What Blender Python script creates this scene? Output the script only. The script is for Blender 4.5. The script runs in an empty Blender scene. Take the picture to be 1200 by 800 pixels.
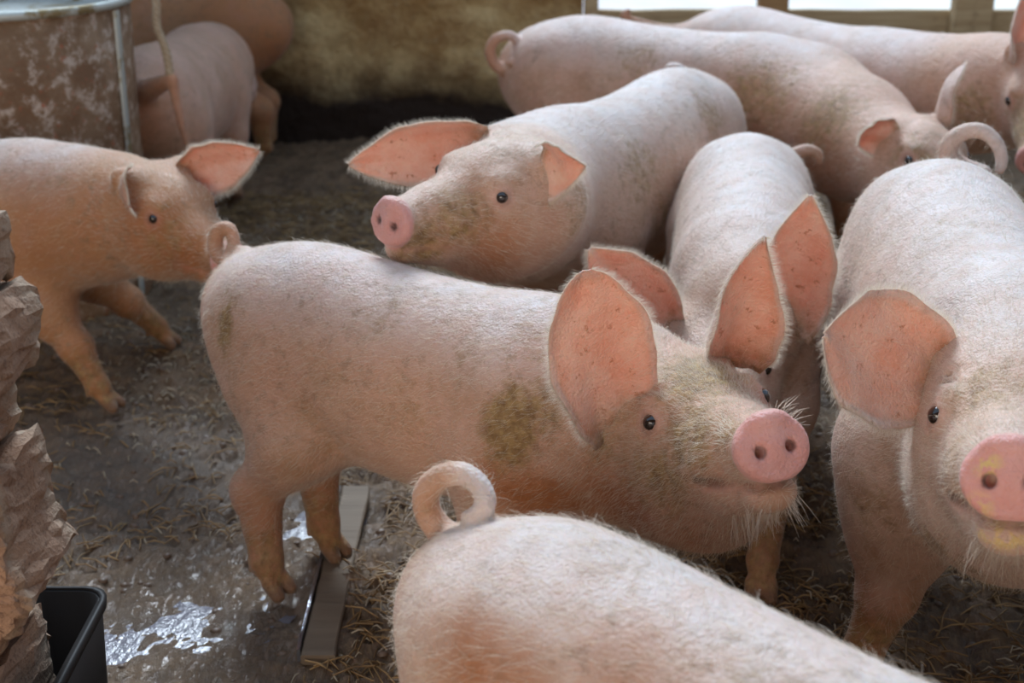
import bpy, math, random
import numpy as np
from mathutils import Vector, Matrix

random.seed(7); RNG = np.random.default_rng(7)
SC = bpy.context.scene
COL = SC.collection
PI = math.pi

# ------------------------------------------------------------------ camera
CAMH, PITCH, FPX = 1.25, math.radians(22), 1500.0
cam = bpy.data.cameras.new('camera'); camo = bpy.data.objects.new('camera', cam); COL.objects.link(camo)
camo.location = (0, 0, CAMH); camo.rotation_euler = (PI/2 - PITCH, 0, 0)
cam.sensor_width = 36; cam.lens = FPX/1200*36; cam.clip_start = .05; cam.clip_end = 200
cam.dof.use_dof = True; cam.dof.focus_distance = 1.76; cam.dof.aperture_fstop = 4.5
SC.camera = camo

# ------------------------------------------------------------------ light
w = bpy.data.worlds.new('daylight'); SC.world = w; w.use_nodes = True
wn = w.node_tree; wn.nodes.clear()
wo = wn.nodes.new('ShaderNodeOutputWorld'); bg = wn.nodes.new('ShaderNodeBackground')
tc = wn.nodes.new('ShaderNodeTexCoord'); mp = wn.nodes.new('ShaderNodeSeparateXYZ'); cr = wn.nodes.new('ShaderNodeValToRGB')
wn.links.new(tc.outputs['Generated'], mp.inputs[0]); wn.links.new(mp.outputs['Z'], cr.inputs[0]); wn.links.new(cr.outputs[0], bg.inputs[0]); wn.links.new(bg.outputs[0], wo.inputs[0])
cr.color_ramp.elements[0].position = 0.0; cr.color_ramp.elements[0].color = (1.0, .93, .86, 1)
cr.color_ramp.elements[1].position = .55; cr.color_ramp.elements[1].color = (.52, .73, 1.0, 1)
bg.inputs[1].default_value = .85

def sun_lamp(name, az, el, strength, color, angle):
    l = bpy.data.lights.new(name, 'SUN'); l.energy = strength; l.color = color; l.angle = math.radians(angle)
    o = bpy.data.objects.new(name, l); COL.objects.link(o)
    d = Vector((math.sin(az)*math.cos(el), math.cos(az)*math.cos(el), math.sin(el)))   # towards the sun
    o.rotation_euler = d.to_track_quat('Z', 'Y').to_euler(); o.location = d*8
    return o
sun_lamp('sun_behind_fence', math.radians(-6), math.radians(43), 3.9, (.76, .88, 1.0), 20)
# added warm fill lamp behind the camera, brightens the near sides
al = bpy.data.lights.new('front_fill', 'AREA'); al.shape = 'RECTANGLE'; al.size = 3.4; al.size_y = 2.2; al.energy = 88; al.color = (1.0, .86, .72)
ao = bpy.data.objects.new('front_fill', al); COL.objects.link(ao); ao.location = (-1.6, -2.2, 1.6)
ao.rotation_euler = (Vector((-1.6, -2.2, 1.6)) - Vector((.1, 2.2, .3))).to_track_quat('Z', 'Y').to_euler()

vs = SC.view_settings; vs.view_transform = 'Standard'; vs.look = 'None'; vs.gamma = 1; vs.use_curve_mapping = False; vs.exposure = 0.12
SC.cycles.max_bounces = 6; SC.cycles.use_denoising = True

# ------------------------------------------------------------------ projection helpers
CF = np.array([0, math.cos(PITCH), -math.sin(PITCH)]); CU = np.array([0, math.sin(PITCH), math.cos(PITCH)]); CR = np.array([1., 0, 0])
CAM = np.array([0, 0, CAMH])
def ray(u, v): return CF + CR*(u-600)/FPX + CU*(400-v)/FPX
def at_y(u, v, y): d = ray(u, v); return CAM + d*(y/d[1])
def at_z(u, v, z=0): d = ray(u, v); return CAM + d*((z-CAMH)/d[2])
def at_depth(u, v, dep): return CAM + ray(u, v)*dep
def depth(p): return float(np.dot(np.asarray(p)-CAM, CF))
def camvec(x, y, z): return CR*x + CU*y - CF*z            # z towards the viewer
def nrm(v): v = np.asarray(v, float); return v/np.linalg.norm(v)
V = lambda *a: np.array(a, float)

# ------------------------------------------------------------------ materials
class NT:
    def __init__(s, name):
        s.m = bpy.data.materials.new(name); s.m.use_nodes = True; s.t = s.m.node_tree; s.t.nodes.clear()
        s.out = s.n('ShaderNodeOutputMaterial'); s.p = s.n('ShaderNodeBsdfPrincipled'); s.l(s.p.outputs[0], s.out.inputs[0])
    def n(s, k, **kw):
        x = s.t.nodes.new(k)
        for a, b in kw.items(): setattr(x, a, b)
        return x
    def l(s, a, b): s.t.links.new(a, b)
    def set(s, **kw):
        for k, v in kw.items():
            i = s.p.inputs[k.replace('_', ' ')]
            if hasattr(v, 'is_output'): s.l(v, i)
            else: i.default_value = v
    def noise(s, scale, detail=4, rough=.55, dist=0, co=None, w=None):
        x = s.n('ShaderNodeTexNoise'); x.inputs['Scale'].default_value = scale; x.inputs['Detail'].default_value = detail
        x.inputs['Roughness'].default_value = rough; x.inputs['Distortion'].default_value = dist
        s.l(co if co is not None else s.co(), x.inputs['Vector']); return x.outputs['Fac']
    def co(s, scale=None):
        if not hasattr(s, '_co'): s._co = s.n('ShaderNodeTexCoord').outputs['Object']
        if scale:
            m = s.n('ShaderNodeMapping'); m.inputs['Scale'].default_value = scale; s.l(s._co, m.inputs[0]); return m.outputs[0]
        return s._co
    def ramp(s, f, stops):
        x = s.n('ShaderNodeValToRGB'); e = x.color_ramp.elements
        while len(e) < len(stops): e.new(.5)
        for i, (p, c) in enumerate(stops):
            e[i].position = p; e[i].color = (c, c, c, 1) if not hasattr(c, '__len__') else (*c, 1)
        s.l(f, x.inputs[0]); return x.outputs[0]
    def mix(s, f, a, b, mode='MIX'):
        x = s.n('ShaderNodeMix', data_type='RGBA', blend_type=mode)
        for v, i in ((f, x.inputs[0]), (a, x.inputs[6]), (b, x.inputs[7])):
            if hasattr(v, 'is_output'): s.l(v, i)
            elif hasattr(v, '__len__'): i.default_value = (*v, 1)
            elif i.type == 'RGBA': i.default_value = (v, v, v, 1)
            else: i.default_value = v
        return x.outputs[2]
    def math(s, op, a, b=0.0, clamp=False):
        x = s.n('ShaderNodeMath', operation=op, use_clamp=clamp)
        for v, i in ((a, x.inputs[0]), (b, x.inputs[1])):
            if hasattr(v, 'is_output'): s.l(v, i)
            else: i.default_value = v
        return x.outputs[0]
    def attr(s, name): x = s.n('ShaderNodeAttribute'); x.attribute_name = name; return x.outputs['Fac']
    def bump(s, h, strength, dist, nrm=None):
        x = s.n('ShaderNodeBump'); x.inputs['Strength'].default_value = strength; x.inputs['Distance'].default_value = dist
        s.l(h, x.inputs['Height'])
        if nrm is not None: s.l(nrm, x.inputs['Normal'])
        s.l(x.outputs[0], s.p.inputs['Normal']); return x.outputs[0]

def skin_material(name, base_a, base_b, dirt_amt=.5):
    k = NT(name)
    big = k.noise(5, 3); mid = k.noise(16, 5, .6); fine = k.noise(70, 4, .6)
    c = k.mix(k.ramp(big, [(.35, 0), (.7, 1)]), base_a, base_b)
    c = k.mix(k.math('MULTIPLY', k.ramp(mid, [(.45, 0), (.75, 1)]), .40), c, (.62, .38, .33))
    c = k.mix(k.math('MULTIPLY', k.ramp(k.noise(9, 6, .7, .6), [(.38, 0), (.68, .85)]), k.ramp(big, [(.38, .35), (.62, 1)])), c, (.42, .235, .125))
    # sky light on the upper back, painted into the skin as a pale tint
    c = k.mix(k.math('MULTIPLY', k.attr('pale'), k.ramp(mid, [(.3, .62), (.65, .25)])), c, (.74, .77, .82))
    # rust-brown manure stain
    c = k.mix(k.math('MULTIPLY', k.attr('rust'), k.ramp(mid, [(.25, .7), (.6, 1.2)]), True), c, k.mix(fine, (.34, .105, .025), (.48, .19, .07)))
    # overall flecks of dried mud
    sp = k.math('MULTIPLY', k.ramp(k.noise(38, 6, .75, .4), [(.52, 0), (.64, 1)]), k.ramp(k.noise(4, 2), [(.36, .12), (.60, dirt_amt)]))
    c = k.mix(sp, c, (.25, .15, .08))
    scr = k.ramp(k.noise(1, 6, .75, 1.5, co=k.co((26, 60, 14))), [(.60, 0), (.70, .45)]); c = k.mix(k.math('MULTIPLY', scr, k.ramp(big, [(.45, 0), (.6, 1)])), c, (.34, .20, .12))
    dm = k.math('ADD', k.attr('dirt'), k.math('MULTIPLY', k.math('SUBTRACT', k.noise(45, 6, .75, .3), .5), 1.5))
    dm = k.math('MULTIPLY', k.ramp(dm, [(.18, 0), (.62, .95)]), k.ramp(k.attr('dirt'), [(.02, 0), (.15, 1)]))
    c = k.mix(dm, c, k.mix(k.ramp(fine, [(.35, 0), (.65, 1)]), (.20, .105, .035), (.42, .27, .11)))
    # snout, inner ear, hooves, yellow meal
    c = k.mix(k.attr('snout'), c, k.mix(k.ramp(mid, [(.35, 0), (.7, 1)]), (.76, .40, .36), (.70, .31, .26)))
    em = k.mix(k.ramp(k.noise(22, 5, .65), [(.35, 0), (.68, 1)]), (.86, .55, .43), (.78, .37, .25))
    em = k.mix(k.ramp(k.noise(55, 4, .7), [(.60, 0), (.68, .8)]), em, (.42, .16, .07))
    c = k.mix(k.attr('ear'), c, em)
    c = k.mix(k.math('MULTIPLY', k.attr('meal'), k.ramp(fine, [(.44, 0), (.54, .9)])), c, (.74, .54, .20))
    c = k.mix(k.attr('hoof'), c, (.20, .11, .065))
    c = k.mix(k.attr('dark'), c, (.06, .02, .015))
    k.set(Base_Color=c, Roughness=k.ramp(fine, [(.3, .42), (.7, .62)]), Specular_IOR_Level=.35, Subsurface_Weight=.22, Subsurface_Scale=.012, Sheen_Weight=.22, Sheen_Roughness=.4)
    k.p.inputs['Subsurface Radius'].default_value = (1, .35, .2)
    h = k.math('ADD', k.math('MULTIPLY', fine, .6), k.noise(230, 3, .6))
    h = k.math('ADD', h, k.math('MULTIPLY', k.noise(26, 3, .5, 1.0, co=k.co((1, 1, 2.2))), .9))
    k.bump(h, .75, .0045)
    return k.m

def simple(name, color, rough=.5, metal=0, **kw):
    k = NT(name); k.set(Base_Color=(*color, 1), Roughness=rough, Metallic=metal, **kw); return k.m

M = {}
M['skin'] = skin_material('pig_skin', (.60, .335, .225), (.73, .46, .345))
M['skin_brown'] = skin_material('pig_skin_dusky', (.46, .215, .095), (.56, .30, .155), .8)
M['skin_pale'] = skin_material('pig_skin_pale', (.66, .44, .325), (.75, .55, .45), .5)
M['eye'] = simple('eye_gloss', (.02, .012, .01), .06, Coat_Weight=.8)
k = NT('bristle'); k.set(Base_Color=(.80, .70, .58, 1), Roughness=.5)
tb = k.n('ShaderNodeBsdfTranslucent'); tb.inputs[0].default_value = (.86, .78, .66, 1); mx = k.n('ShaderNodeMixShader'); mx.inputs[0].default_value = .45
k.l(k.p.outputs[0], mx.inputs[1]); k.l(tb.outputs[0], mx.inputs[2]); k.l(mx.outputs[0], k.out.inputs[0]); M['hair'] = k.m

# ------------------------------------------------------------------ mesh helpers
def new_mesh(name, verts, faces, mat=None, smooth=True, attrs=None):
    me = bpy.data.meshes.new(name)
    verts = np.asarray(verts, np.float32)
    if isinstance(faces, np.ndarray):
        n, q = faces.shape
        me.vertices.add(len(verts)); me.vertices.foreach_set('co', verts.ravel())
        me.loops.add(n*q); me.loops.foreach_set('vertex_index', faces.ravel().astype(np.int32))
        me.polygons.add(n); me.polygons.foreach_set('loop_start', np.arange(0, n*q, q, dtype=np.int32))
        me.update(calc_edges=True); me.validate()
    else:
        me.from_pydata([tuple(map(float, v)) for v in verts], [], faces); me.update()
    if smooth: me.polygons.foreach_set('use_smooth', np.ones(len(me.polygons), bool))
    for k_, a in (attrs or {}).items():
        at = me.attributes.new(k_, 'FLOAT', 'POINT'); at.data.foreach_set('value', np.asarray(a, np.float32))
    if mat: me.materials.append(mat)
    return me
def link(name, me, parent=None, loc=(0, 0, 0)):
    o = bpy.data.objects.new(name, me); COL.objects.link(o); o.location = loc
    if parent is not None: o.parent = parent
    return o
def tag(o, label=None, cat=None, group=None, kind=None):
    if label: o['label'] = label
    if cat: o['category'] = cat
    if group: o['group'] = group
    if kind: o['kind'] = kind
    return o
def empty(name, loc, rz=0):
    o = bpy.data.objects.new(name, None); COL.objects.link(o); o.location = loc; o.rotation_euler = (0, 0, rz); o.empty_display_size = .05; return o

# ------------------------------------------------------------------ signed-distance sculpting
class Field:
    def __init__(s, lo, hi, h):
        s.h = h; s.lo = np.asarray(lo, float)
        n = np.ceil((np.asarray(hi)-s.lo)/h).astype(int)+1; s.n = n
        s.D = np.full(n, .5, np.float32)
        s.ax = [np.float32(s.lo[i]) + np.arange(n[i], dtype=np.float32)*np.float32(h) for i in range(3)]
    def box(s, lo, hi):
        a = [max(0, int(math.floor((lo[i]-s.lo[i])/s.h))) for i in range(3)]
        b = [min(int(s.n[i]), int(math.ceil((hi[i]-s.lo[i])/s.h))+1) for i in range(3)]
        if any(b[i] <= a[i] for i in range(3)): return None
        sl = tuple(slice(a[i], b[i]) for i in range(3))
        X = s.ax[0][sl[0]][:, None, None]; Y = s.ax[1][sl[1]][None, :, None]; Z = s.ax[2][sl[2]][None, None, :]
        return sl, X, Y, Z
    def merge(s, sl, d, k, sub=False):
        A = s.D[sl]
        if sub:
            h = np.maximum(k-np.abs(A+d), 0)/k; s.D[sl] = np.maximum(A, -d) + h*h*k*.25
        else:
            h = np.maximum(k-np.abs(A-d), 0)/k; s.D[sl] = np.minimum(A, d) - h*h*k*.25
    def cone(s, a, ra, b, rb, k=.03, side=None, flat=1.0, sub=False):
        a = np.asarray(a, np.float32); b = np.asarray(b, np.float32); R = max(ra, rb)*max(1, flat)+k+s.h*2
        g = s.box(np.minimum(a, b)-R, np.maximum(a, b)+R)
        if g is None: return
        sl, X, Y, Z = g
        px, py, pz = X-a[0], Y-a[1], Z-a[2]; ba = b-a
        f = 1.0
        if side is not None and abs(flat-1) > 1e-3:
            side = nrm(side).astype(np.float32); t = px*side[0]+py*side[1]+pz*side[2]; q = np.float32(1/flat-1); f = min(flat, 1.0)
            px = px+side[0]*t*q; py = py+side[1]*t*q; pz = pz+side[2]*t*q
            tb_ = float(np.dot(ba, side)); ba = ba+side*tb_*q
        L2 = float(np.dot(ba, ba))+1e-12
        h = np.clip((px*ba[0]+py*ba[1]+pz*ba[2])/np.float32(L2), 0, 1)
        d = np.sqrt((px-h*ba[0])**2+(py-h*ba[1])**2+(pz-h*ba[2])**2) - (ra+(rb-ra)*h)
        s.merge(sl, (d*f).astype(np.float32), k, sub)
    def ball(s, c, r, k=.03, **kw): s.cone(c, r, np.asarray(c)+V(0, 0, 1e-4), r, k, **kw)
    def ell(s, c, axes, radii, k=.03, sub=False):
        c = np.asarray(c, float); R = max(radii)+k+s.h*2; g = s.box(c-R, c+R)
        if g is None: return
        sl, X, Y, Z = g; px, py, pz = X-c[0], Y-c[1], Z-c[2]
        q = [(px*a[0]+py*a[1]+pz*a[2]) for a in np.asarray(axes, np.float32)]
        k0 = np.sqrt(sum((q[i]/radii[i])**2 for i in range(3))); k1 = np.sqrt(sum((q[i]/radii[i]**2)**2 for i in range(3)))+1e-6
        s.merge(sl, (k0*(k0-1)/k1).astype(np.float32), k, sub)
    def disc(s, c, axis, upv, r, ru, th, rnd, k=.02):
        """rounded elliptical disc with the given axis"""
        axis = nrm(axis); upv = nrm(upv-axis*np.dot(upv, axis)); lf = np.cross(upv, axis); R = max(r, ru)+th+k+.02; c = np.asarray(c, float)
        g = s.box(c-R, c+R)
        if g is None: return
        sl, X, Y, Z = g; px, py, pz = X-c[0], Y-c[1], Z-c[2]
        xa = px*axis[0]+py*axis[1]+pz*axis[2]; xl = px*lf[0]+py*lf[1]+pz*lf[2]; xu = px*upv[0]+py*upv[1]+pz*upv[2]
        rr = np.sqrt((xl)**2+(xu*(r/ru))**2)
        dx = rr-(r-rnd); dy = np.abs(xa)-(th-rnd)
        d = np.minimum(np.maximum(dx, dy), 0)+np.sqrt(np.maximum(dx, 0)**2+np.maximum(dy, 0)**2)-rnd
        s.merge(sl, d.astype(np.float32), k)
    def chain(s, pts, radii, k=.02, **kw):
        for i in range(len(pts)-1): s.cone(pts[i], radii[i], pts[i+1], radii[i+1], k, **kw)
    def mesh(s):
        D = s.D; S = D < 0
        c = np.zeros(np.array(D.shape)-1, np.int8)
        for i in (0, 1):
            for j in (0, 1):
                for k_ in (0, 1): c += S[i:D.shape[0]-1+i, j:D.shape[1]-1+j, k_:D.shape[2]-1+k_]
        I = np.argwhere((c > 0) & (c < 8)); idx = np.full(c.shape, -1, np.int32); idx[tuple(I.T)] = np.arange(len(I))
        val = {}
        for i in (0, 1):
            for j in (0, 1):
                for k_ in (0, 1): val[(i, j, k_)] = D[I[:, 0]+i, I[:, 1]+j, I[:, 2]+k_]
        acc = np.zeros((len(I), 3)); cnt = np.zeros(len(I))
        for ax in range(3):
            o = [a for a in range(3) if a != ax]
            for p in (0, 1):
                for q in (0, 1):
                    c0 = [0, 0, 0]; c0[o[0]] = p; c0[o[1]] = q; c1 = list(c0); c1[ax] = 1
                    v0 = val[tuple(c0)]; v1 = val[tuple(c1)]; m = (v0 < 0) != (v1 < 0)
                    t = np.where(m, v0/np.where(m, v0-v1, 1), 0)
                    pt = np.tile(np.array(c0, float), (len(I), 1)); pt[:, ax] = t
                    acc += pt*m[:, None]; cnt += m
        Vt = s.lo + (I+acc/cnt[:, None])*s.h
        F = []
        for ax in range(3):
            u, v = (ax+1) % 3, (ax+2) % 3
            sl0 = [slice(None)]*3; sl1 = [slice(None)]*3; sl0[ax] = slice(0, -1); sl1[ax] = slice(1, None)
            A = S[tuple(sl0)]; B = S[tuple(sl1)]; E = np.argwhere(A != B)
            E = E[(E[:, u] > 0) & (E[:, v] > 0) & (E[:, u] < D.shape[u]-1) & (E[:, v] < D.shape[v]-1)]
            def cell(du, dv): e = E.copy(); e[:, u] -= du; e[:, v] -= dv; return idx[tuple(e.T)]
            q = np.stack([cell(1, 1), cell(0, 1), cell(0, 0), cell(1, 0)], 1)
            inside = S[tuple(E.T)]; q[~inside] = q[~inside][:, ::-1]; F.append(q)
        F = np.concatenate(F); F = F[(F >= 0).all(1)]
        # light smoothing
        for it in range(2):
            for lam in (.5,):
                sm = np.zeros_like(Vt); ct = np.zeros(len(Vt))
                for a, b in ((0, 1), (1, 2), (2, 3), (3, 0)):
                    for d_ in range(3): sm[:, d_] += np.bincount(F[:, a], Vt[F[:, b], d_], len(Vt))
                    ct += np.bincount(F[:, a], minlength=len(Vt))
                Vt = Vt+lam*(sm/np.maximum(ct, 1)[:, None]-Vt)
        return Vt, F

def interp(tab, n):
    """catmull-rom resampling of rows"""
    T = np.asarray(tab, float); out = []
    m = len(T)-1
    for i in range(n):
        t = i/(n-1)*m; j = min(int(t), m-1); f = t-j
        p0, p1, p2, p3 = T[max(j-1, 0)], T[j], T[j+1], T[min(j+2, m)]
        out.append(.5*((2*p1)+(-p0+p2)*f+(2*p0-5*p1+4*p2-p3)*f*f+(-p0+3*p1-3*p2+p3)*f**3))
    return np.array(out)

def ear_mesh(base, tip, nhint, L_, W, root_dir, c0=1.5, c1=.45, bend=.12, tipcurl=.15, th=.0045, nu=34, nv=23, ruffle=.05, fold=0.0, shp=None, seed=0):
    """a cupped pig ear: base -> tip, opening towards nhint; closed thin solid. returns verts, quads, inner mask, rim mask"""
    base = np.asarray(base, float); tip = np.asarray(tip, float); ax = nrm(tip-base); L = np.linalg.norm(tip-base)
    n = np.asarray(nhint, float); n = nrm(n-ax*np.dot(n, ax)); sd = np.cross(n, ax)
    U = np.linspace(0, 1, nu); Vv = np.linspace(-1, 1, nv)
    shape = lambda u: np.interp(u, [0, .12, .3, .45, .6, .75, .88, .96, 1], shp or [.66, .86, 1.0, 1.0, .90, .68, .38, .17, .05])
    rg = np.random.default_rng(seed+int(abs(base[0])*9973)); ph = rg.uniform(0, 6.28, 6)
    P = np.zeros((2, nu, nv, 3)); 
    for i, u in enumerate(U):
        wv = W*shape(u); c = c0+(c1-c0)*min(1, (u/.55))**.8; R = wv/c
        cen = base+ax*L*u - n*bend*L*math.sin(u*PI*.9)*1.0 + n*tipcurl*L*max(0, u-.6)**2*3
        for j, v in enumerate(Vv):
            a = v*c + fold*max(0, v)**2*u
            R_v = R; edge_w = 1+abs(v)**2*(.030*math.sin(u*13+ph[0]+v)+.022*math.sin(u*23+ph[1])); p = cen+sd*R*math.sin(a)*edge_w+n*R*(1-math.cos(a)); nn = n*math.cos(a)-sd*math.sin(a)
            p = p+n*(ruffle*math.sin(u*9+v*2+ph[2])*wv*abs(v)**2+.0035*math.sin(v*9+ph[3]+u*3)*math.exp(-(u/.42)**2)*(1-v*v)+.0022*math.sin(v*5+u*8+ph[4])*(1-v*v))
            t = th*(1-.45*abs(v)**3)*(1-.4*u)
            P[0, i, j] = p+nn*t*.5; P[1, i, j] = p-nn*t*.5
    vid = lambda s_, i, j: s_*nu*nv+i*nv+j
    F = []
    for i in range(nu-1):
        for j in range(nv-1):
            F.append((vid(0, i, j), vid(0, i, j+1), vid(0, i+1, j+1), vid(0, i+1, j)))
            F.append((vid(1, i, j), vid(1, i+1, j), vid(1, i+1, j+1), vid(1, i, j+1)))
        for j, fl in ((0, 0), (nv-1, 1)):
            q = (vid(0, i, j), vid(0, i+1, j), vid(1, i+1, j), vid(1, i, j)); F.append(q if not fl else q[::-1])
    for j in range(nv-1):
        F.append((vid(0, nu-1, j), vid(0, nu-1, j+1), vid(1, nu-1, j+1), vid(1, nu-1, j)))
        F.append((vid(0, 0, j+1), vid(0, 0, j), vid(1, 0, j), vid(1, 0, j+1)))
    inner = np.zeros((2, nu, nv)); uu, vv = np.meshgrid(U, Vv, indexing='ij')
    inner[0] = np.clip((.90-np.abs(vv))/.10, 0, 1)*np.clip((.97-uu)/.06, 0, 1)*np.clip((uu-.02)/.15, 0, 1)
    edge = [(P[0, i, j], nrm(P[0, i, j]-P[0, i, nv//2]), ax) for i in range(2, nu) for j in (0, nv-1)]
    return P.reshape(-1, 3), np.array(F), inner.ravel(), edge

SPINE = [(-.425, .485, .05), (-.40, .47, .105), (-.34, .457, .150), (-.24, .450, .182), (-.10, .432, .190), (.05, .425, .190), (.19, .432, .184), (.30, .445, .168), (.40, .455, .142)]

def head_frame(mid, snout_px, s, line, dipdeg=20.0, far=False):
    """mid: world point between the eyes; snout centre projected pixel; line: image direction right eye -> left eye (x, y up)"""
    ln = .197*s; d = ray(*snout_px); m = mid-CAM
    b = np.dot(d, m)/np.dot(d, d); disc = b*b-(np.dot(m, m)-ln*ln)/np.dot(d, d)
    t = b+(1 if far else -1)*math.sqrt(max(disc, 0)); g = nrm(CAM+d*t-mid)
    a = CR*line[0]+CU*line[1]; vw = nrm(mid-CAM)
    c = -np.dot(a, g)/np.dot(vw, g) if abs(np.dot(vw, g)) > 1e-3 else 0
    L = nrm(a+vw*c); up = np.cross(g, L); r = math.radians(dipdeg)
    X = g*math.cos(r)+up*math.sin(r); Z = np.cross(X, L)
    return np.stack([X, L, Z])                       # rows: forward, left, up

PIGS = []
def make_pig(name, label, group, pos, heading, S, head, ears, tail, res=.007, legs=None, mat='skin', paint=(), hair=0, hairlen=.022,
             bend=(), shoulder=0.0, nk=1.0, fat=1.0, fp=None, hp=None, eyes=True, headk=1.0, neck_r=.125, lid=True, belly=0, zoff=0, pale=.8, whisk=0, legrust=.8):
    """head = (mid-eye world point, frame rows, scale).  ears = list of dicts"""
    hx, hy = math.cos(heading), math.sin(heading); FX = V(hx, hy, 0); FY = V(-hy, hx, 0)
    P0 = V(pos[0], pos[1], 0)
    def Wp(x, y, z):
        by = float(np.interp(x, [b[0] for b in bend], [b[1] for b in bend])) if bend else 0
        return P0+FX*x*S+FY*(y*S+by)+V(0, 0, z*S)
    tab = interp(SPINE, 20)
    if nk != 1: tab[:, 2] *= np.interp(tab[:, 0], [.15, .40], [1, nk])
    sp = [Wp(t[0], 0, t[1]+zoff) for t in tab]
    mid, Fr, hs = head; hs = hs*headk
    H = lambda x, y, z: mid+(Fr[0]*x+Fr[1]*y+Fr[2]*z)*hs
    # legs
    fp = fp or [(.27, 0), (.27, 0)]; hp = hp or [(-.30, 0), (-.30, 0)]      # hoof offsets: x, extra y ; order left, right
    LEG = []
    for i, sgn in enumerate((1, -1)):
        fx, fy = fp[i]; y = sgn*.085
        LEG.append(('f', [Wp(.24, sgn*(.075+shoulder*.8), .36), Wp(.235+(fx-.27)*.35, y+fy*.3, .25), Wp(.262+(fx-.27)*.65, y+fy*.6, .155), Wp(.262+(fx-.27)*.95, y+fy*.95, .06), Wp(fx+.012, y+fy, .022)], [.105*S, .062*S, .036*S, .027*S, .026*S]))
        fx, fy = hp[i]
        LEG.append(('h', [Wp(-.25, sgn*.075, .38), Wp(-.222+(fx+.30)*.3, y+sgn*.010+fy*.3, .300), Wp(-.335+(fx+.30)*.65, y+fy*.6, .185), Wp(-.315+(fx+.30)*.95, y+fy*.95, .065), Wp(fx+.008, y+fy, .022)], [.120*S, .064*S, .043*S, .030*S, .026*S]))
    allp = sp+[p for l in LEG for p in l[1]]+[H(.22, 0, -.07), H(-.2, 0, .1)]+([np.asarray(t) for t in tail] if tail is not None else [])
    allp = np.array(allp); lo = allp.min(0)-.24; hi = allp.max(0)+.24; lo[2] = -.03
    f = Field(lo, hi, res)
    flat = .80*fat
    for i in range(len(sp)-1):
        f.cone(sp[i], tab[i][2]*S, sp[i+1], tab[i+1][2]*S, .012, side=FY, flat=flat)
    # hams, shoulders, belly
    for sgn in (1, -1):
        f.ell(Wp(-.265, sgn*.072, .40), [nrm(FX+V(0, 0, .25)), FY, V(0, 0, 1)], [.135*S, .085*S*fat, .18*S], .05)
        f.ell(Wp(.25, sgn*(.07+shoulder), .39-shoulder), [FX, FY, V(0, 0, 1)], [.10*S, .08*S*fat, .155*S], .06)
    if belly: f.ell(Wp(-.02, 0, .35), [FX, FY, V(0, 0, 1)], [.26*S, .14*S, .13*S+belly], .06)
    # crease in front of the ham
    for kind, J, R in LEG:
        f.cone(J[0], R[0]*.85, J[1], R[1], .05); f.cone(J[1], R[1], J[2], R[2], .055); f.cone(J[2], R[2]*1.08, J[3], R[3], .02)
        f.ball(J[2], R[2]*1.12, .015)
        f.cone(J[3], R[3]*1.05, J[4]-FX*.004*S, R[4]*.72, .012)
        for t in (1, -1):
            f.cone(J[3]*.25+J[4]*.75+FY*t*.014*S, .016*S, J[4]+FX*.017*S+FY*t*.017*S+V(0, 0, -.008*S), .0140*S, .002)
            f.cone(J[3]-FX*.018*S+FY*t*.014*S, .009*S, J[3]-FX*.026*S+FY*t*.016*S-V(0, 0, .022*S), .006*S, .006)
    # neck
    nb = sp[-1]; occ = H(-.15, 0, -.055); m1 = sp[-4]
    f.cone(m1, .165*S*nk, (nb+occ)/2, neck_r*1.08*S*nk, .06, side=FY, flat=.88)
    f.cone(nb, .140*S*nk, occ, neck_r*S*.86*nk, .05)
    f.cone((nb+occ)/2+V(0, 0, -.02*S), .125*S*nk, H(-.08, 0, -.10), .075*hs, .05)
    # head
    h_ = hs
    f.ell(H(-.075, 0, -.015), Fr, [.115*h_, .088*h_, .085*h_], .04)
    f.cone(H(-.02, 0, -.035), .074*h_, H(.09, 0, -.056), .050*h_, .03, side=Fr[1], flat=1.06)
    f.cone(H(.09, 0, -.056), .049*h_, H(.155, 0, -.066), .043*h_, .02, side=Fr[1], flat=1.04)
    for sg in (1, -1):
        f.ell(H(-.075, sg*.058, -.085), Fr, [.095*h_, .055*h_, .082*h_], .045)           # jowl
        f.ell(H(.03, sg*.040, -.075), Fr, [.075*h_, .030*h_, .040*h_], .035)             # cheek
        f.ell(H(-.012, sg*.058, .016), Fr, [.034*h_, .020*h_, .014*h_], .022)            # brow
        f.cone(H(-.115, sg*.060, .035), .034*h_, H(-.12, sg*.080, .052), .022*h_, .035)   # ear root
    f.cone(H(-.05, 0, -.135), .060*h_, H(.08, 0, -.112), .034*h_, .035, side=Fr[1], flat=1.15)
    f.cone(H(.08, 0, -.112), .035*h_, H(.152, 0, -.116), .025*h_, .018, side=Fr[1], flat=1.3)
    f.disc(H(.182, 0, -.064), Fr[0]+Fr[2]*.08, Fr[2], .0465*h_, .0415*h_, .013*h_, .0085*h_, .006)
    f.ell(H(.186, 0, -.060), Fr, [.014*h_, .020*h_, .030*h_], .012)
    f.ell(H(.190, 0, -.030), Fr, [.010*h_, .022*h_, .009*h_], .015)
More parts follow.
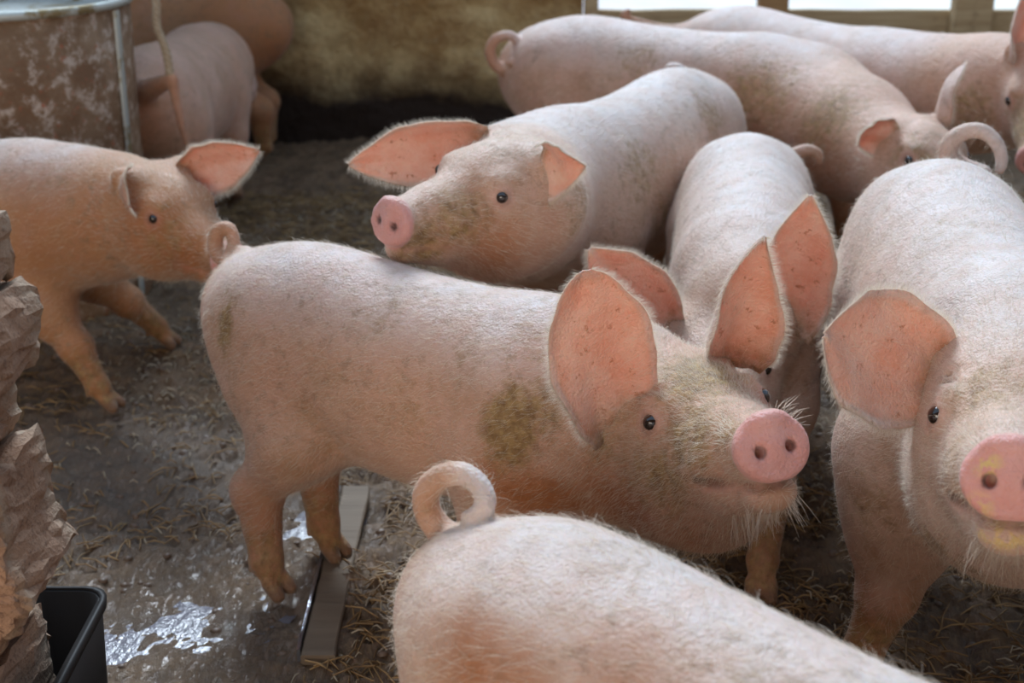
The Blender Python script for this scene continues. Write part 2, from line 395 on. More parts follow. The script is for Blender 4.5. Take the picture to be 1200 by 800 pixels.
    if res < .006:
        for sg in (1, -1):
            f.ell(H(.190, sg*.019, -.066), Fr, [.008*h_, .0125*h_, .012*h_], .008)        # nostril rims
            f.cone(H(.200, sg*.019, -.066), .0070*h_, H(.175, sg*.016, -.066), .0045*h_, .004, sub=True, side=Fr[2], flat=1.25)
            mp_ = [H(.184, 0, -.1085), H(.172, sg*.022, -.1060), H(.142, sg*.038, -.1000), H(.105, sg*.050, -.0930), H(.070, sg*.062, -.0830)]
            f.chain(mp_, [.0045*h_, .0045*h_, .0045*h_, .004*h_, .002*h_], .010, sub=True)
            f.chain([H(-.035, sg*.080, .012), H(-.012, sg*.066, .034), H(.018, sg*.052, .032), H(.040, sg*.050, .012)], [.0015, .003, .003, .001], .012, sub=True)
            f.chain([H(-.050, sg*.078, .024), H(-.015, sg*.060, .050), H(.020, sg*.042, .044)], [.001, .0025, .001], .012, sub=True)
            for q, dz in ((.03, -.012), (.045, -.03)):
                f.chain([H(q-.03, sg*.085, dz), H(q, sg*.082, dz-.012), H(q+.02, sg*.07, dz-.03)], [.002, .0035, .002], .010, sub=True)
    else:
        for sg in (1, -1): f.ball(H(.200, sg*.019, -.066), .009*h_, .005, sub=True)
    eyeC = [H(.004, sg*.0725, -.008) for sg in (1, -1)]
    for sg, e in zip((1, -1), eyeC):
        f.ball(e, .0165*h_, .012)
        out = nrm(Fr[1]*sg*.75+Fr[0]*.55+Fr[2]*.15); f.ball(e+out*.013*h_, .0078*h_, .006, sub=True)
    # tail
    if tail is not None:
        nT = len(tail); rt = [(.0095*(1-i/(nT-1))**.8+.0075)*S for i in range(nT)]
        f.cone(sp[1]+V(0, 0, .03*S), .045*S, tail[0], .018*S, .03); f.chain([np.asarray(t) for t in tail], rt, .006)
    # feet end at the ground
    zc = np.where(f.ax[2] < .001, .001-f.ax[2], -1).astype(np.float32)[None, None, :]
    f.D = np.maximum(f.D, zc)
    Vt, F = f.mesh(); nb_ = len(Vt)
    # ---- attributes
    A = {k_: np.zeros(nb_, np.float32) for k_ in ('ear', 'snout', 'dirt', 'rust', 'hoof', 'meal', 'dark', 'pale', 'nodirt')}
    q = (Vt-mid)@Fr.T/hs
    rr = np.sqrt(q[:, 1]**2+((q[:, 2]+.066)*1.09)**2)
    A['snout'] = np.clip((q[:, 0]-.172)/.008, 0, 1)*np.clip((.054-rr)/.006, 0, 1)*.95
    lip = np.clip((q[:, 0]-.05)/.05, 0, 1)*np.clip(1-np.abs(q[:, 2]+.106-(.17-q[:, 0])*.10)/.010, 0, 1)*(np.abs(q[:, 1]) < .07)
    A['snout'] = np.maximum(A['snout'], .30*lip*(q[:, 0] < .17))
    for sg in (1, -1):
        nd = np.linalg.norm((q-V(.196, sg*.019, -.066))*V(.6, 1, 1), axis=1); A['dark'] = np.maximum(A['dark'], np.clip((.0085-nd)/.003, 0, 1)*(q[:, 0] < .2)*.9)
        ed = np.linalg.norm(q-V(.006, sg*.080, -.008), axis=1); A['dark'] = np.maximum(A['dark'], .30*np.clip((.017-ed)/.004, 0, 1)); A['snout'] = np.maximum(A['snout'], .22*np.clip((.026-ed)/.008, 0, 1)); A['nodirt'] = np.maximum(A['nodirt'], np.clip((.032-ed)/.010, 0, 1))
    if res < .006:
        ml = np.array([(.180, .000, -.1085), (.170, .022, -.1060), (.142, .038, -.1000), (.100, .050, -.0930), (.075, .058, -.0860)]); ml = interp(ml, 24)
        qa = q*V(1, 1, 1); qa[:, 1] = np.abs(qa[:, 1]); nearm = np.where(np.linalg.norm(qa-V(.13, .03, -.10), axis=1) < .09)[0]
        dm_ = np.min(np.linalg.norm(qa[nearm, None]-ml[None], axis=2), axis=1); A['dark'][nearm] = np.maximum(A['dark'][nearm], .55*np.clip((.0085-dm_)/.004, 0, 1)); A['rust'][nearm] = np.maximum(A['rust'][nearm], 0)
    A['hoof'] = np.clip((.038*S-Vt[:, 2])/.012, 0, 1)*.85
    lowf = np.clip((.30*S-Vt[:, 2])/(.18*S), 0, 1); A['rust'] = lowf*legrust*.75; A['dirt'] = np.maximum(A['dirt'], .42*np.clip((.19*S-Vt[:, 2])/(.08*S), 0, 1))
    lx = (Vt-P0)@FX/S
    A['rust'] = np.maximum(A['rust'], .35*np.clip((-.45-lx)/.02, 0, 1))
    A['pale'] = np.clip((Vt[:, 2]/S-.50)/.12, 0, 1)*pale*np.clip((.5-lx)/.1, 0, 1)*np.clip((lx+.46)/.03, 0, 1)
    fm = np.clip(1-np.linalg.norm(q-V(.0, 0, -.03), axis=1)/.16, 0, 1)
    dv = Vt-CAM; zd = dv@CF; UV = np.stack([600+FPX*(dv@CR)/zd, 400-FPX*(dv@CU)/zd], 1)
    for (chan, c, r, st) in paint:
        if isinstance(c, tuple):       # the surface point seen at this place
            near = np.linalg.norm(UV-np.array(c), axis=1) < 9
            if not near.any(): continue
            cand = Vt[near]; c = cand[np.argmin(zd[near])]
        c = np.asarray(c, float); r = np.atleast_1d(np.asarray(r, float)); d = np.linalg.norm((Vt-c)/r, axis=1)
        v = st*np.clip(1.35-1.35*d, 0, 1)
        if st < 0: A[chan] = np.clip(A[chan]+v, 0, 1)
        else: A[chan] = np.maximum(A[chan], np.clip(v, 0, st))
    A['dirt'] *= 1-.85*A.pop('nodirt')
    VV = [Vt]; FF = [F]; n0 = nb_; edges = []
    for e in ears:
        e = dict(e); b = H(*e.pop('base')); tip = np.asarray(e.pop('tip'), float); nh = e.pop('n'); W = e.pop('W'); rot = e.pop('rust', 0); dd = e.pop('dirt', 0)
        ev, ef, inn, ed = ear_mesh(b, tip, nh, None, W, None, **e)
        VV.append(ev); FF.append(ef+n0); n0 += len(ev); edges += ed
        for k_ in A: A[k_] = np.concatenate([A[k_], np.zeros(len(ev), np.float32)])
        uu_ = np.tile(np.repeat(np.linspace(0, 1, 34), 23), 2); vv_ = np.tile(np.linspace(-1, 1, 23), 68)
        A['ear'][-len(ev):] = inn*.92*np.clip(.35+uu_*2.2, 0, 1); A['rust'][-len(ev):] = np.maximum(rot, .9*(inn > .3)*np.clip(1-uu_/.34, 0, 1)*np.clip(np.sin(vv_*9+1), 0, 1)); A['dirt'][-len(ev):] = np.maximum(dd*(inn > .5), .45*np.clip(1-uu_/.30, 0, 1)); A['pale'][-len(ev):] = .5*(inn < .4)
    Vt = np.concatenate(VV); F = np.concatenate(FF)
    root = empty('pig', (pos[0], pos[1], 0)); tag(root, label, 'pig', group)
    me = new_mesh('body', Vt-P0, F, M[mat], attrs=A); ob = link('body', me, root)
    if eyes:
        for sg, e in zip((1, -1), eyeC):
            out = nrm(Fr[1]*sg*.75+Fr[0]*.55+Fr[2]*.15)
            link('eye', eye_mesh(.0115*hs), root, e+out*.0060*hs-P0)
    if hair:
        body_hair(root, P0, Vt, F, A, nb_, FX, q, Fr, hs, mid, hair, hairlen, edges, S, whisk, H)
    PIGS.append((name, root)); return root

_eye = {}
def eye_mesh(r):
    key = round(r, 4)
    if key not in _eye:
        vs_, fs = [], []
        nu, nv = 16, 10
        for i in range(1, nv):
            for j in range(nu): a = PI*i/nv; b = 2*PI*j/nu; vs_.append((r*math.sin(a)*math.cos(b), r*math.sin(a)*math.sin(b), r*math.cos(a)))
        vs_ += [(0, 0, r), (0, 0, -r)]; t = len(vs_)-2
        for i in range(nv-2):
            for j in range(nu): fs.append((i*nu+j, (i+1)*nu+j, (i+1)*nu+(j+1) % nu, i*nu+(j+1) % nu))
        for j in range(nu): fs.append((t, j, (j+1) % nu)); fs.append((t+1, (nv-2)*nu+(j+1) % nu, (nv-2)*nu+j))
        _eye[key] = new_mesh('eye', vs_, fs, M['eye'])
    return _eye[key]

def body_hair(root, P0, Vt, F, A, nb, FX, q, Fr, hs, mid, count, hl, edges, S, whisk, H):
    T = Vt[F]; n = np.cross(T[:, 2]-T[:, 0], T[:, 3]-T[:, 1]); ar = np.linalg.norm(n, axis=1)+1e-12; n = n/ar[:, None]
    cen = T.mean(1); tocam = CAM-cen; tocam /= np.linalg.norm(tocam, axis=1)[:, None]
    face = (n*tocam).sum(1)
    wt = ar*(face > -.35)
    fa = A['snout'][F].max(1); er = A['ear'][F].max(1)
    wt = wt*(1-np.clip(fa*3, 0, 1))*(1-.9*er)*(cen[:, 2] > .10)
    isb = (F.max(1) < nb)
    qc = (cen-mid)@Fr.T/hs; onhead = (np.linalg.norm(qc-V(0, 0, -.04), axis=1) < .22)
    wt = wt*np.where(onhead, 2.2, 1)
    pr = wt/wt.sum(); ids = RNG.choice(len(F), count, p=pr)
    a = RNG.random((count, 1)); b = RNG.random((count, 1)); q4 = T[ids]
    R = (q4[:, 0]*(1-a)+q4[:, 1]*a)*(1-b)+(q4[:, 3]*(1-a)+q4[:, 2]*a)*b
    nn = n[ids]; hd = onhead[ids] & isb[ids]
    flow = np.where(hd[:, None], -Fr[0]+(R-mid)*1.0, -FX+V(0, 0, -.45))
    flow = flow-nn*(flow*nn).sum(1)[:, None]; flow /= np.linalg.norm(flow, axis=1)[:, None]+1e-6
    lift = np.where(hd, .55, .30)[:, None]
    dr = flow+nn*lift+RNG.normal(0, .28, (count, 3)); dr /= np.linalg.norm(dr, axis=1)[:, None]
    L = hl*(.6+.8*RNG.random((count, 1)))*np.where(hd, .85, 1)[:, None]
    rad = np.full(count, .00019)
    # rims of the ears
    if edges:
        m = 26; er_ = []; ed_ = []
        for i in range(len(edges)):
            p, o, ax = edges[i]; p2 = edges[i+2][0] if i+2 < len(edges) and np.linalg.norm(edges[i+2][0]-p) < .04 else p
            for _ in range(m):
                t = RNG.random(); er_.append(p*(1-t)+p2*t); ed_.append(nrm(o+ax*.25+RNG.normal(0, .28, 3)))
        er_ = np.array(er_); ed_ = np.array(ed_); R = np.concatenate([R, er_]); dr = np.concatenate([dr, ed_])
        L = np.concatenate([L, .006+.010*RNG.random((len(er_), 1))]); rad = np.concatenate([rad, np.full(len(er_), .00012)]); nn = np.concatenate([nn, ed_*0])
    if whisk:
        wr, wd, wl = [], [], []
        for _ in range(whisk):
            sg = random.choice((-1, 1)); x = random.choice((random.uniform(.02, .10), random.uniform(.10, .17)))
            p = H(x, sg*random.uniform(.0, .036), -.138+random.uniform(-.004, .016)+(x > .1)*.004)
            d = nrm(Fr[0]*random.uniform(.2, .9)+Fr[1]*sg*random.uniform(0, .7)-Fr[2]*random.uniform(.4, 1.1)+V(0, 0, -.2))
            wr.append(p); wd.append(d); wl.append(random.uniform(.020, .048))
        for _ in range(whisk//2):
            p = H(random.uniform(.14, .17), random.choice((-1, 1))*random.uniform(.03, .045), random.uniform(-.05, -.02)); wr.append(p)
            wd.append(nrm(Fr[0]*.5+(p-H(.15, 0, -.066))*14+RNG.normal(0, .2, 3))); wl.append(random.uniform(.012, .028))
        R = np.concatenate([R, wr]); dr = np.concatenate([dr, wd]); L = np.concatenate([L, np.array(wl)[:, None]]); rad = np.concatenate([rad, np.full(len(wr), .00042)]); nn = np.concatenate([nn, np.array(wd)*0])
    N = len(R); K = 4; pts = np.zeros((N, K, 3)); rd = np.zeros((N, K))
    for k_ in range(K):
        t = k_/(K-1); pts[:, k_] = R-P0+dr*L*t-nn*L*.30*t*t+V(0, 0, -.12)*L*t*t; rd[:, k_] = rad*(1-.8*t)
    hc = bpy.data.hair_curves.new('bristles'); hc.add_curves([K]*N)
    hc.attributes['position'].data.foreach_set('vector', pts.astype(np.float32).ravel())
    ra = hc.attributes.get('radius') or hc.attributes.new('radius', 'FLOAT', 'POINT'); ra.data.foreach_set('value', rd.astype(np.float32).ravel())
    hc.materials.append(M['hair']); o = link('bristles', hc, root); tag(o, kind='stuff')

def curl(base, pts):
    """tail from pixel offsets: list of (u, v, dy)"""
    return [at_y(u, v, base+dy) for u, v, dy in pts]
def smooth_pts(P, n): return list(interp(P, n))

# ------------------------------------------------------------------ the setting
def fbm(nx, ny, beta, seed, lo=1):
    r = np.random.default_rng(seed); n = r.normal(size=(nx, ny)); f = np.fft.fft2(n)
    kx = np.fft.fftfreq(nx)[:, None]*nx; ky = np.fft.fftfreq(ny)[None]*ny; k_ = np.sqrt(kx*kx+ky*ky); k_[0, 0] = 1e9
    f = f*np.where(k_ < lo, 0, 1)/k_**beta; o = np.fft.ifft2(f).real; return (o-o.mean())/o.std()
def grid_faces(nx, ny):
    i, j = np.meshgrid(np.arange(nx-1), np.arange(ny-1), indexing='ij'); a = (i*ny+j).ravel()
    return np.stack([a, a+ny, a+ny+1, a+1], 1)

def fix_normals(me):
    import bmesh
    b = bmesh.new(); b.from_mesh(me); bmesh.ops.recalc_face_normals(b, faces=b.faces); b.to_mesh(me); b.free()
X0, X1, Y0, Y1 = -3.0, 3.2, .1, 5.45; gx, gy = 640, 520
xs = np.linspace(X0, X1, gx); ys = np.linspace(Y0, Y1, gy)
hm = fbm(gx, gy, 1.5, 3, 6)*.0075+fbm(gx, gy, .9, 5, 30)*.0042
GX, GY = np.meshgrid(xs, ys, indexing='ij')
def blob(cx, cy, rx, ry): return np.clip(1.4-1.4*np.sqrt(((GX-cx)/rx)**2+((GY-cy)/ry)**2), 0, 1)
pc = at_z(200, 730); pc2 = at_z(380, 610); pc3 = at_z(250, 620)
wet = np.maximum.reduce([blob(pc[0], pc[1]+.02, .36, .30), blob(pc2[0], pc2[1], .14, .17), blob(at_z(345, 700)[0], at_z(345, 700)[1], .12, .15)])
damp = np.maximum.reduce([wet, blob(at_z(170, 560)[0], at_z(170, 560)[1], .55, .45)])
hm = hm*(1-.35*wet)-.010*wet-.008
fv = np.stack([GX.ravel(), GY.ravel(), hm.ravel()], 1)
k = NT('mud_and_straw')
n1 = k.noise(9, 6, .7); n2 = k.noise(42, 5, .7); n3 = k.noise(3, 3)
st = k.ramp(k.noise(1, 6, .7, 1.2, co=k.co((70, 26, 30))), [(.42, 0), (.66, 1)])
c = k.mix(k.ramp(n1, [(.3, 0), (.7, 1)]), (.050, .028, .017), (.30, .185, .11))
c = k.mix(k.math('MULTIPLY', st, .55), c, (.34, .22, .11))
c = k.mix(k.ramp(n2, [(.6, 0), (.75, .6)]), c, (.30, .22, .14))
damp_f = k.math('MULTIPLY', k.attr('damp'), k.ramp(n1, [(.30, 1), (.75, .45)]))
c = k.mix(damp_f, c, (.19, .14, .105))
rg = k.mix(k.attr('wet'), k.mix(damp_f, k.ramp(n1, [(.3, .55), (.7, .9)]), .36), .08)
k.set(Base_Color=c, Roughness=rg)
k.bump(k.math('ADD', k.math('MULTIPLY', n2, .8), st), .7, .008); M['mud'] = k.m
floor = link('floor', new_mesh('floor', fv, grid_faces(gx, gy), M['mud'], attrs={'wet': wet.ravel(), 'damp': damp.ravel()})); tag(floor, kind='structure')

# puddle water lying in the hollows
k = NT('puddle_water'); k.set(Base_Color=(.16, .15, .17, 1), Roughness=.03, Specular_IOR_Level=.9, IOR=1.33)
k.bump(k.math('ADD', k.noise(34, 4, .65), k.math('MULTIPLY', k.noise(110, 3, .6), .3)), .55, .007); M['water'] = k.m
def puddle(label, cx, cy, rx, ry, z, seed):
    r = random.Random(seed); n = 40; ph = [r.uniform(0, 6) for _ in range(4)]
    ring = [(math.cos(2*PI*i/n), math.sin(2*PI*i/n)) for i in range(n)]
    vs_ = [(cx, cy, z)]
    for a in (.5, 1):
        for i, (x, y) in enumerate(ring):
            t = 2*PI*i/n; w_ = 1+.16*math.sin(2*t+ph[0])+.12*math.sin(3*t+ph[1])+.09*math.sin(5*t+ph[2])+.05*math.sin(9*t+ph[3])
            vs_.append((cx+x*rx*a*w_, cy+y*ry*a*w_, z-(.006 if a == 1 else 0)))
    fs = [(0, 1+i, 1+(i+1) % n) for i in range(n)]+[(1+i, 1+n+i, 1+n+(i+1) % n, 1+(i+1) % n) for i in range(n)]
    o = link('puddle', new_mesh('puddle', vs_, fs, M['water'])); tag(o, label, 'puddle'); return o
puddle('large glinting puddle of slurry right of the black tub', pc[0]-.01, pc[1]-.03, .20, .17, -.0145, 1)
puddle('small bluish puddle between the hind hooves of the standing pig', pc2[0]-.03, pc2[1], .10, .12, -.0145, 2)

# straw litter, uncountable
def strands(name, n, reg, lmin, lmax, r, mat, zf, seed, label, dens=None, lift=.012):
    rg_ = np.random.default_rng(seed); x = rg_.uniform(reg[0], reg[1], n*3); y = rg_.uniform(reg[2], reg[3], n*3)
    d = fbm(256, 256, 1.2, seed+50, 3); di = d[((x-X0)/(X1-X0)*255).astype(int).clip(0, 255), ((y-Y0)/(Y1-Y0)*255).astype(int).clip(0, 255)]
    wv = wet[((x-X0)/(X1-X0)*(gx-1)).astype(int), ((y-Y0)/(Y1-Y0)*(gy-1)).astype(int)]
    dv = damp[((x-X0)/(X1-X0)*(gx-1)).astype(int), ((y-Y0)/(Y1-Y0)*(gy-1)).astype(int)]
    keep = (di+rg_.normal(0, .6, n*3) > .1) & (wv < .25) & (rg_.random(n*3) > dv*.75); x = x[keep][:n]; y = y[keep][:n]; n = len(x)
    ix = ((x-X0)/(X1-X0)*(gx-1)).astype(int); iy = ((y-Y0)/(Y1-Y0)*(gy-1)).astype(int); z = hm[ix, iy]
    a = rg_.uniform(0, 2*PI, n); L = rg_.uniform(lmin, lmax, n)/2; tz = rg_.normal(0, .12, n); b = rg_.normal(0, .12, n)
    K = 3; vs_ = np.zeros((n, K, 3, 3))
    for k_ in range(K):
        t = k_-1; px = x+np.cos(a+b*t)*L*t; py = y+np.sin(a+b*t)*L*t; pz = z+lift*rg_.random(n)*0+.004+tz*L*t+lift*(.5-.5*abs(t))
        ox, oy = -np.sin(a)*r, np.cos(a)*r
        vs_[:, k_, 0] = np.stack([px+ox, py+oy, pz-r*.3], 1); vs_[:, k_, 1] = np.stack([px-ox, py-oy, pz-r*.3], 1); vs_[:, k_, 2] = np.stack([px, py, pz+r*1.1], 1)
    base = np.arange(n)*9; F = []
    for k_ in range(K-1):
        for p, q in ((0, 1), (1, 2), (2, 0)): F.append(np.stack([base+k_*3+p, base+k_*3+q, base+(k_+1)*3+q, base+(k_+1)*3+p], 1))
    o = link(name, new_mesh(name, vs_.reshape(-1, 3), np.concatenate(F), mat, smooth=False)); tag(o, label, 'straw', kind='stuff'); return o
def straw_mat(name, a, b):
    k = NT(name); k.set(Base_Color=k.mix(k.ramp(k.noise(14, 4, .7), [(.35, 0), (.65, 1)]), a, b), Roughness=.6); return k.m
strands('straw', 22000, (-1.6, 1.9, .5, 4.6), .02, .07, .0016, straw_mat('straw_dark', (.14, .075, .028), (.42, .26, .11)), None, 11, 'trampled brown straw mixed into the mud of the pen')
strands('chopped_straw', 9000, (-1.5, 1.9, .6, 4.4), .008, .026, .0017, straw_mat('straw_light', (.30, .22, .13), (.50, .42, .31)), None, 23, 'short pale bits of chopped straw scattered on the mud')
# lumps of dung and mud, uncountable
def lumps(n, seed):
    rg_ = np.random.default_rng(seed); vs_, fs = [], []
    for i in range(n):
        x = rg_.uniform(-1.6, 1.7); y = rg_.uniform(.9, 4.4); ix = int((x-X0)/(X1-X0)*(gx-1)); iy = int((y-Y0)/(Y1-Y0)*(gy-1))
        r = rg_.uniform(.003, .010); z = hm[ix, iy]; o = len(vs_); m = 7
        for k_, (rr, zz) in enumerate(((1, 0), (.85, .5), (.4, .85))):
            for j in range(m): t = 2*PI*j/m; q = rr*rg_.uniform(.8, 1.2)*r; vs_.append((x+q*math.cos(t)*1.2, y+q*math.sin(t), z-.002+zz*r*.9))
        for k_ in range(2):
            for j in range(m): fs.append((o+k_*m+j, o+k_*m+(j+1) % m, o+(k_+1)*m+(j+1) % m, o+(k_+1)*m+j))
        fs.append(tuple(o+2*m+j for j in range(m)))
    k = NT('dung'); k.set(Base_Color=k.mix(k.noise(5), (.06, .035, .022), (.20, .12, .07)), Roughness=.45); 
    o = link('dung', new_mesh('dung', vs_, fs, k.m)); tag(o, 'small dark crumbs of dung and mud strewn over the floor', 'dung', kind='stuff')
lumps(2600, 4)

# back wall: stained mossy render, broken surface
k = NT('mossy_render')
a = k.noise(2.2, 6, .65); b = k.noise(9, 6, .7); d = k.noise(40, 5, .7)
c = k.mix(k.ramp(a, [(.38, 0), (.60, 1)]), (.42, .23, .075), (.80, .58, .28))
c = k.mix(k.ramp(b, [(.45, 0), (.70, .8)]), c, (.38, .21, .08))
c = k.mix(k.ramp(d, [(.55, 0), (.75, .5)]), c, (.75, .62, .38))
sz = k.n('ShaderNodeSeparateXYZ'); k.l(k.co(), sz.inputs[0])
foot_shade = k.math('ADD', sz.outputs['Z'], k.math('MULTIPLY', k.math('SUBTRACT', a, .5), .35))
c = k.mix(k.ramp(foot_shade, [(.16, 1), (.36, 0)]), c, (.035, .018, .01))     # shade along the wall foot, painted in as a dark band
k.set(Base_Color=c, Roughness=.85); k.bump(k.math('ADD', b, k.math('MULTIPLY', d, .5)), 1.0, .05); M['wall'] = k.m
def wall(name, x0, x1, z1, y, th, seed, base=-.05):
    n, m = 160, 60; X = np.linspace(x0, x1, n); Z = np.linspace(base, z1, m); h = fbm(n, m, 1.6, seed, 2)*.012
    XX, ZZ = np.meshgrid(X, Z, indexing='ij'); v1 = np.stack([XX.ravel(), (y+h).ravel(), ZZ.ravel()], 1)
    F1 = grid_faces(n, m)[:, ::1]; vb = np.array([(x0, y, base), (x1, y, base), (x1, y+th, base), (x0, y+th, base), (x0, y, z1), (x1, y, z1), (x1, y+th, z1), (x0, y+th, z1)])
    o = len(v1); F2 = np.array([(3, 2, 1, 0), (4, 5, 6, 7), (2, 3, 7, 6), (1, 2, 6, 5), (3, 0, 4, 7)])+o
    ob = link(name, new_mesh(name, np.concatenate([v1, vb]), np.concatenate([F1, F2]), M['wall'])); tag(ob, kind='structure'); return ob
WY = 5.38
fx = at_y(683, 20, WY)[0]
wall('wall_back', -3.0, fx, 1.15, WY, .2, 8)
# yard outside
k = NT('sunlit_yard'); k.set(Base_Color=k.mix(k.ramp(k.noise(.8, 5, .6), [(.45, 0), (.6, 1)]), (.82, .78, .70), (.70, .62, .60)), Roughness=.9); M['yard'] = k.m
yv = [(-14, 5.58, -.06), (16, 5.58, -.06), (16, 40, -.06), (-14, 40, -.06)]; yard = link('ground_outside', new_mesh('ground_outside', yv, [(0, 1, 2, 3)], M['yard'])); tag(yard, kind='structure')
# unseen side walls and front roof, added to block sky light from there
k = NT('dark_boards'); k.set(Base_Color=k.mix(k.noise(5, 4), (.16, .10, .06), (.26, .17, .10)), Roughness=.85)
def slab(name, a, b):
    vv = [(x, y, z) for x in (a[0], b[0]) for y in (a[1], b[1]) for z in (a[2], b[2])]
    me = new_mesh(name, vv, [(0, 1, 3, 2), (4, 6, 7, 5), (0, 4, 5, 1), (2, 3, 7, 6), (0, 2, 6, 4), (1, 5, 7, 3)], k.m, smooth=False); fix_normals(me); o = link(name, me); tag(o, kind='structure'); return o
slab('unseen_wall_left', (-3.15, -3, -.05), (-3.0, 5.38, 2.2)); slab('unseen_wall_right', (3.32, -3, -.05), (3.45, 5.46, 2.2))
slab('unseen_roof', (-3.15, -3, 2.2), (3.45, .6, 2.3)); slab('shade_slab_1', (-3.15, 4.4, 1.70), (-.35, 6.6, 1.76))  # the rear-left slab is unseen, added to shade that corner
# side strip of ground beyond the frame so that the floor does not end in the air
sv = [(-8, -4, -.05), (9, -4, -.05), (9, 5.58, -.05), (-8, 5.58, -.05)]; so = link('ground_under', new_mesh('ground_under', sv, [(0, 1, 2, 3)], M['mud'])); tag(so, kind='structure')

# ---- wooden fence
def wood(name, a, b):
    k = NT(name); g = k.noise(1, 6, .65, .6, co=k.co((3, 30, 40))); f = k.noise(12, 5, .7)
    c = k.mix(k.ramp(g, [(.35, 0), (.68, 1)]), a, b); c = k.mix(k.ramp(f, [(.55, 0), (.75, .6)]), c, (.16, .09, .035))
    k.set(Base_Color=c, Roughness=.75); k.bump(k.math('ADD', g, k.math('MULTIPLY', f, .4)), .6, .006); return k.m
M['wood'] = wood('weathered_wood', (.42, .29, .15), (.56, .42, .24)); M['wood2'] = wood('brown_post_wood', (.33, .18, .075), (.45, .27, .12))
def rough_box(x0, x1, y0, y1, z0, z1, seed, nx=10, j=.003, bev=.005):
    r = random.Random(seed); lens = (x1-x0, y1-y0, z1-z0); ax = int(np.argmax(lens)); vs_, fs = [], []
    o = [a for a in range(3) if a != ax]; lo = (x0, y0, z0); hi = (x1, y1, z1)
    prof = [(bev, 0), (1, 0, -1), ]
    def ringpts():
        L0, H0, L1, H1 = lo[o[0]], hi[o[0]], lo[o[1]], hi[o[1]]
        return [(L0+bev, L1), (H0-bev, L1), (H0, L1+bev), (H0, H1-bev), (H0-bev, H1), (L0+bev, H1), (L0, H1-bev), (L0, L1+bev)]
    for i in range(nx+1):
        t = lo[ax]+(hi[ax]-lo[ax])*i/nx; da, db = r.uniform(-j, j), r.uniform(-j, j)
        for a, b in ringpts():
            p = [0, 0, 0]; p[ax] = t; p[o[0]] = a+da+r.uniform(-j, j)*.4; p[o[1]] = b+db+r.uniform(-j, j)*.4; vs_.append(tuple(p))
    for i in range(nx):
        for q in range(8): fs.append((i*8+q, i*8+(q+1) % 8, (i+1)*8+(q+1) % 8, (i+1)*8+q))
    fs.append(tuple(range(7, -1, -1))); fs.append(tuple(nx*8+q for q in range(8)))
    return vs_, fs
def add_box(name, parent, x0, x1, y0, y1, z0, z1, mat, seed=1, origin=(0, 0, 0), **kw):
    v, f = rough_box(x0-origin[0], x1-origin[0], y0-origin[1], y1-origin[1], z0-origin[2], z1-origin[2], seed, **kw); me = new_mesh(name, v, f, mat, smooth=False); fix_normals(me); return link(name, me, parent)
ZT = lambda v_: at_y(600, v_, WY)[2]
fence = empty('wooden_fence', (1.4, WY, 0)); tag(fence, 'weathered wooden plank fence with bright yard behind, upper right', 'fence')
FO = (1.4, WY, 0)
for i, (z0, z1, mt) in enumerate(((.03, .19, 'wood'), (.22, .375, 'wood'), (ZT(47), ZT(13), 'wood'), (.80, .93, 'wood'))):
    add_box('plank', fence, fx+.01, 3.3, WY+.03, WY+.07, z0, z1, M[mt], i, FO, nx=16)
for i, (u0, u1, mt) in enumerate(((684, 700, 'wood'), (886, 920, 'wood2'), (1114, 1158, 'wood'), (1320, 1360, 'wood2'))):
    a = at_y(u0, 20, WY)[0]; b = at_y(u1, 20, WY)[0]
    add_box('post', fence, a, b, WY-.05, WY+.026, -.04, 1.12, M[mt], i+20, FO, nx=10)

# ---- rusty drum trough standing behind the left pig
k = NT('rusted_steel'); a = k.noise(6, 6, .7); b = k.noise(24, 6, .75); d = k.noise(60, 4, .7)
c = k.mix(k.ramp(a, [(.38, 0), (.62, 1)]), (.16, .075, .03), (.28, .17, .095))
c = k.mix(k.ramp(b, [(.52, 0), (.62, 1)]), c, (.46, .34, .26)); c = k.mix(k.ramp(d, [(.60, 0), (.70, .9)]), c, (.36, .09, .035))
k.set(Base_Color=c, Roughness=.62, Metallic=.25); k.bump(k.math('ADD', b, d), .7, .006); M['rust'] = k.m
k = NT('galvanised'); a = k.noise(7, 4, .6)
k.set(Base_Color=k.mix(k.ramp(k.noise(13, 4, .7), [(.5, 0), (.62, 1)]), (.50, .53, .50), (.25, .19, .09)), Roughness=.5, Metallic=.4); M['galv'] = k.m
def lathe(prof, n=48, arc=2*PI, z0=0):
    vs_, fs = [], []
    for r, z in prof:
        for j in range(n): t = arc*j/n; vs_.append((r*math.cos(t), r*math.sin(t), z))
    for i in range(len(prof)-1):
        for j in range(n): fs.append((i*n+j, i*n+(j+1) % n, (i+1)*n+(j+1) % n, (i+1)*n+j))
    return vs_, fs
dr_y = 3.47; rt = at_y(148, 8, dr_y); 
drR = .345; dc = V(rt[0]-drR-.0, dr_y, 0); dz = at_y(20, 17, dr_y-drR)[2]
drum = empty('steel_drum', (dc[0], dc[1], 0)); tag(drum, 'rusty open steel drum behind the pig at the left edge', 'drum')
v, f = lathe([(drR*.93, .0), (drR*.94, .02), (drR*.955, dz*.45), (drR*.968, dz*.47), (drR*.96, dz*.49), (drR*.995, dz-.02), (drR*.985, dz-.02), (drR*.90, .04), (.01, .04)])
link('shell', new_mesh('shell', v, f, M['rust']), drum)
v, f = lathe([(drR*.99, dz-.022), (drR*1.02, dz-.018), (drR*1.025, dz-.006), (drR*1.01, dz+.002), (drR*.98, dz), (drR*.975, dz-.02), (drR*.99, dz-.022)])
link('rim', new_mesh('rim', v, f, M['galv']), drum)
v, f = lathe([(drR*.978, dz-.03), (drR*.93, dz-.05), (drR*.5, dz-.035), (.01, dz-.03)])
link('lid_tray', new_mesh('lid_tray', v, f, M['galv']), drum)
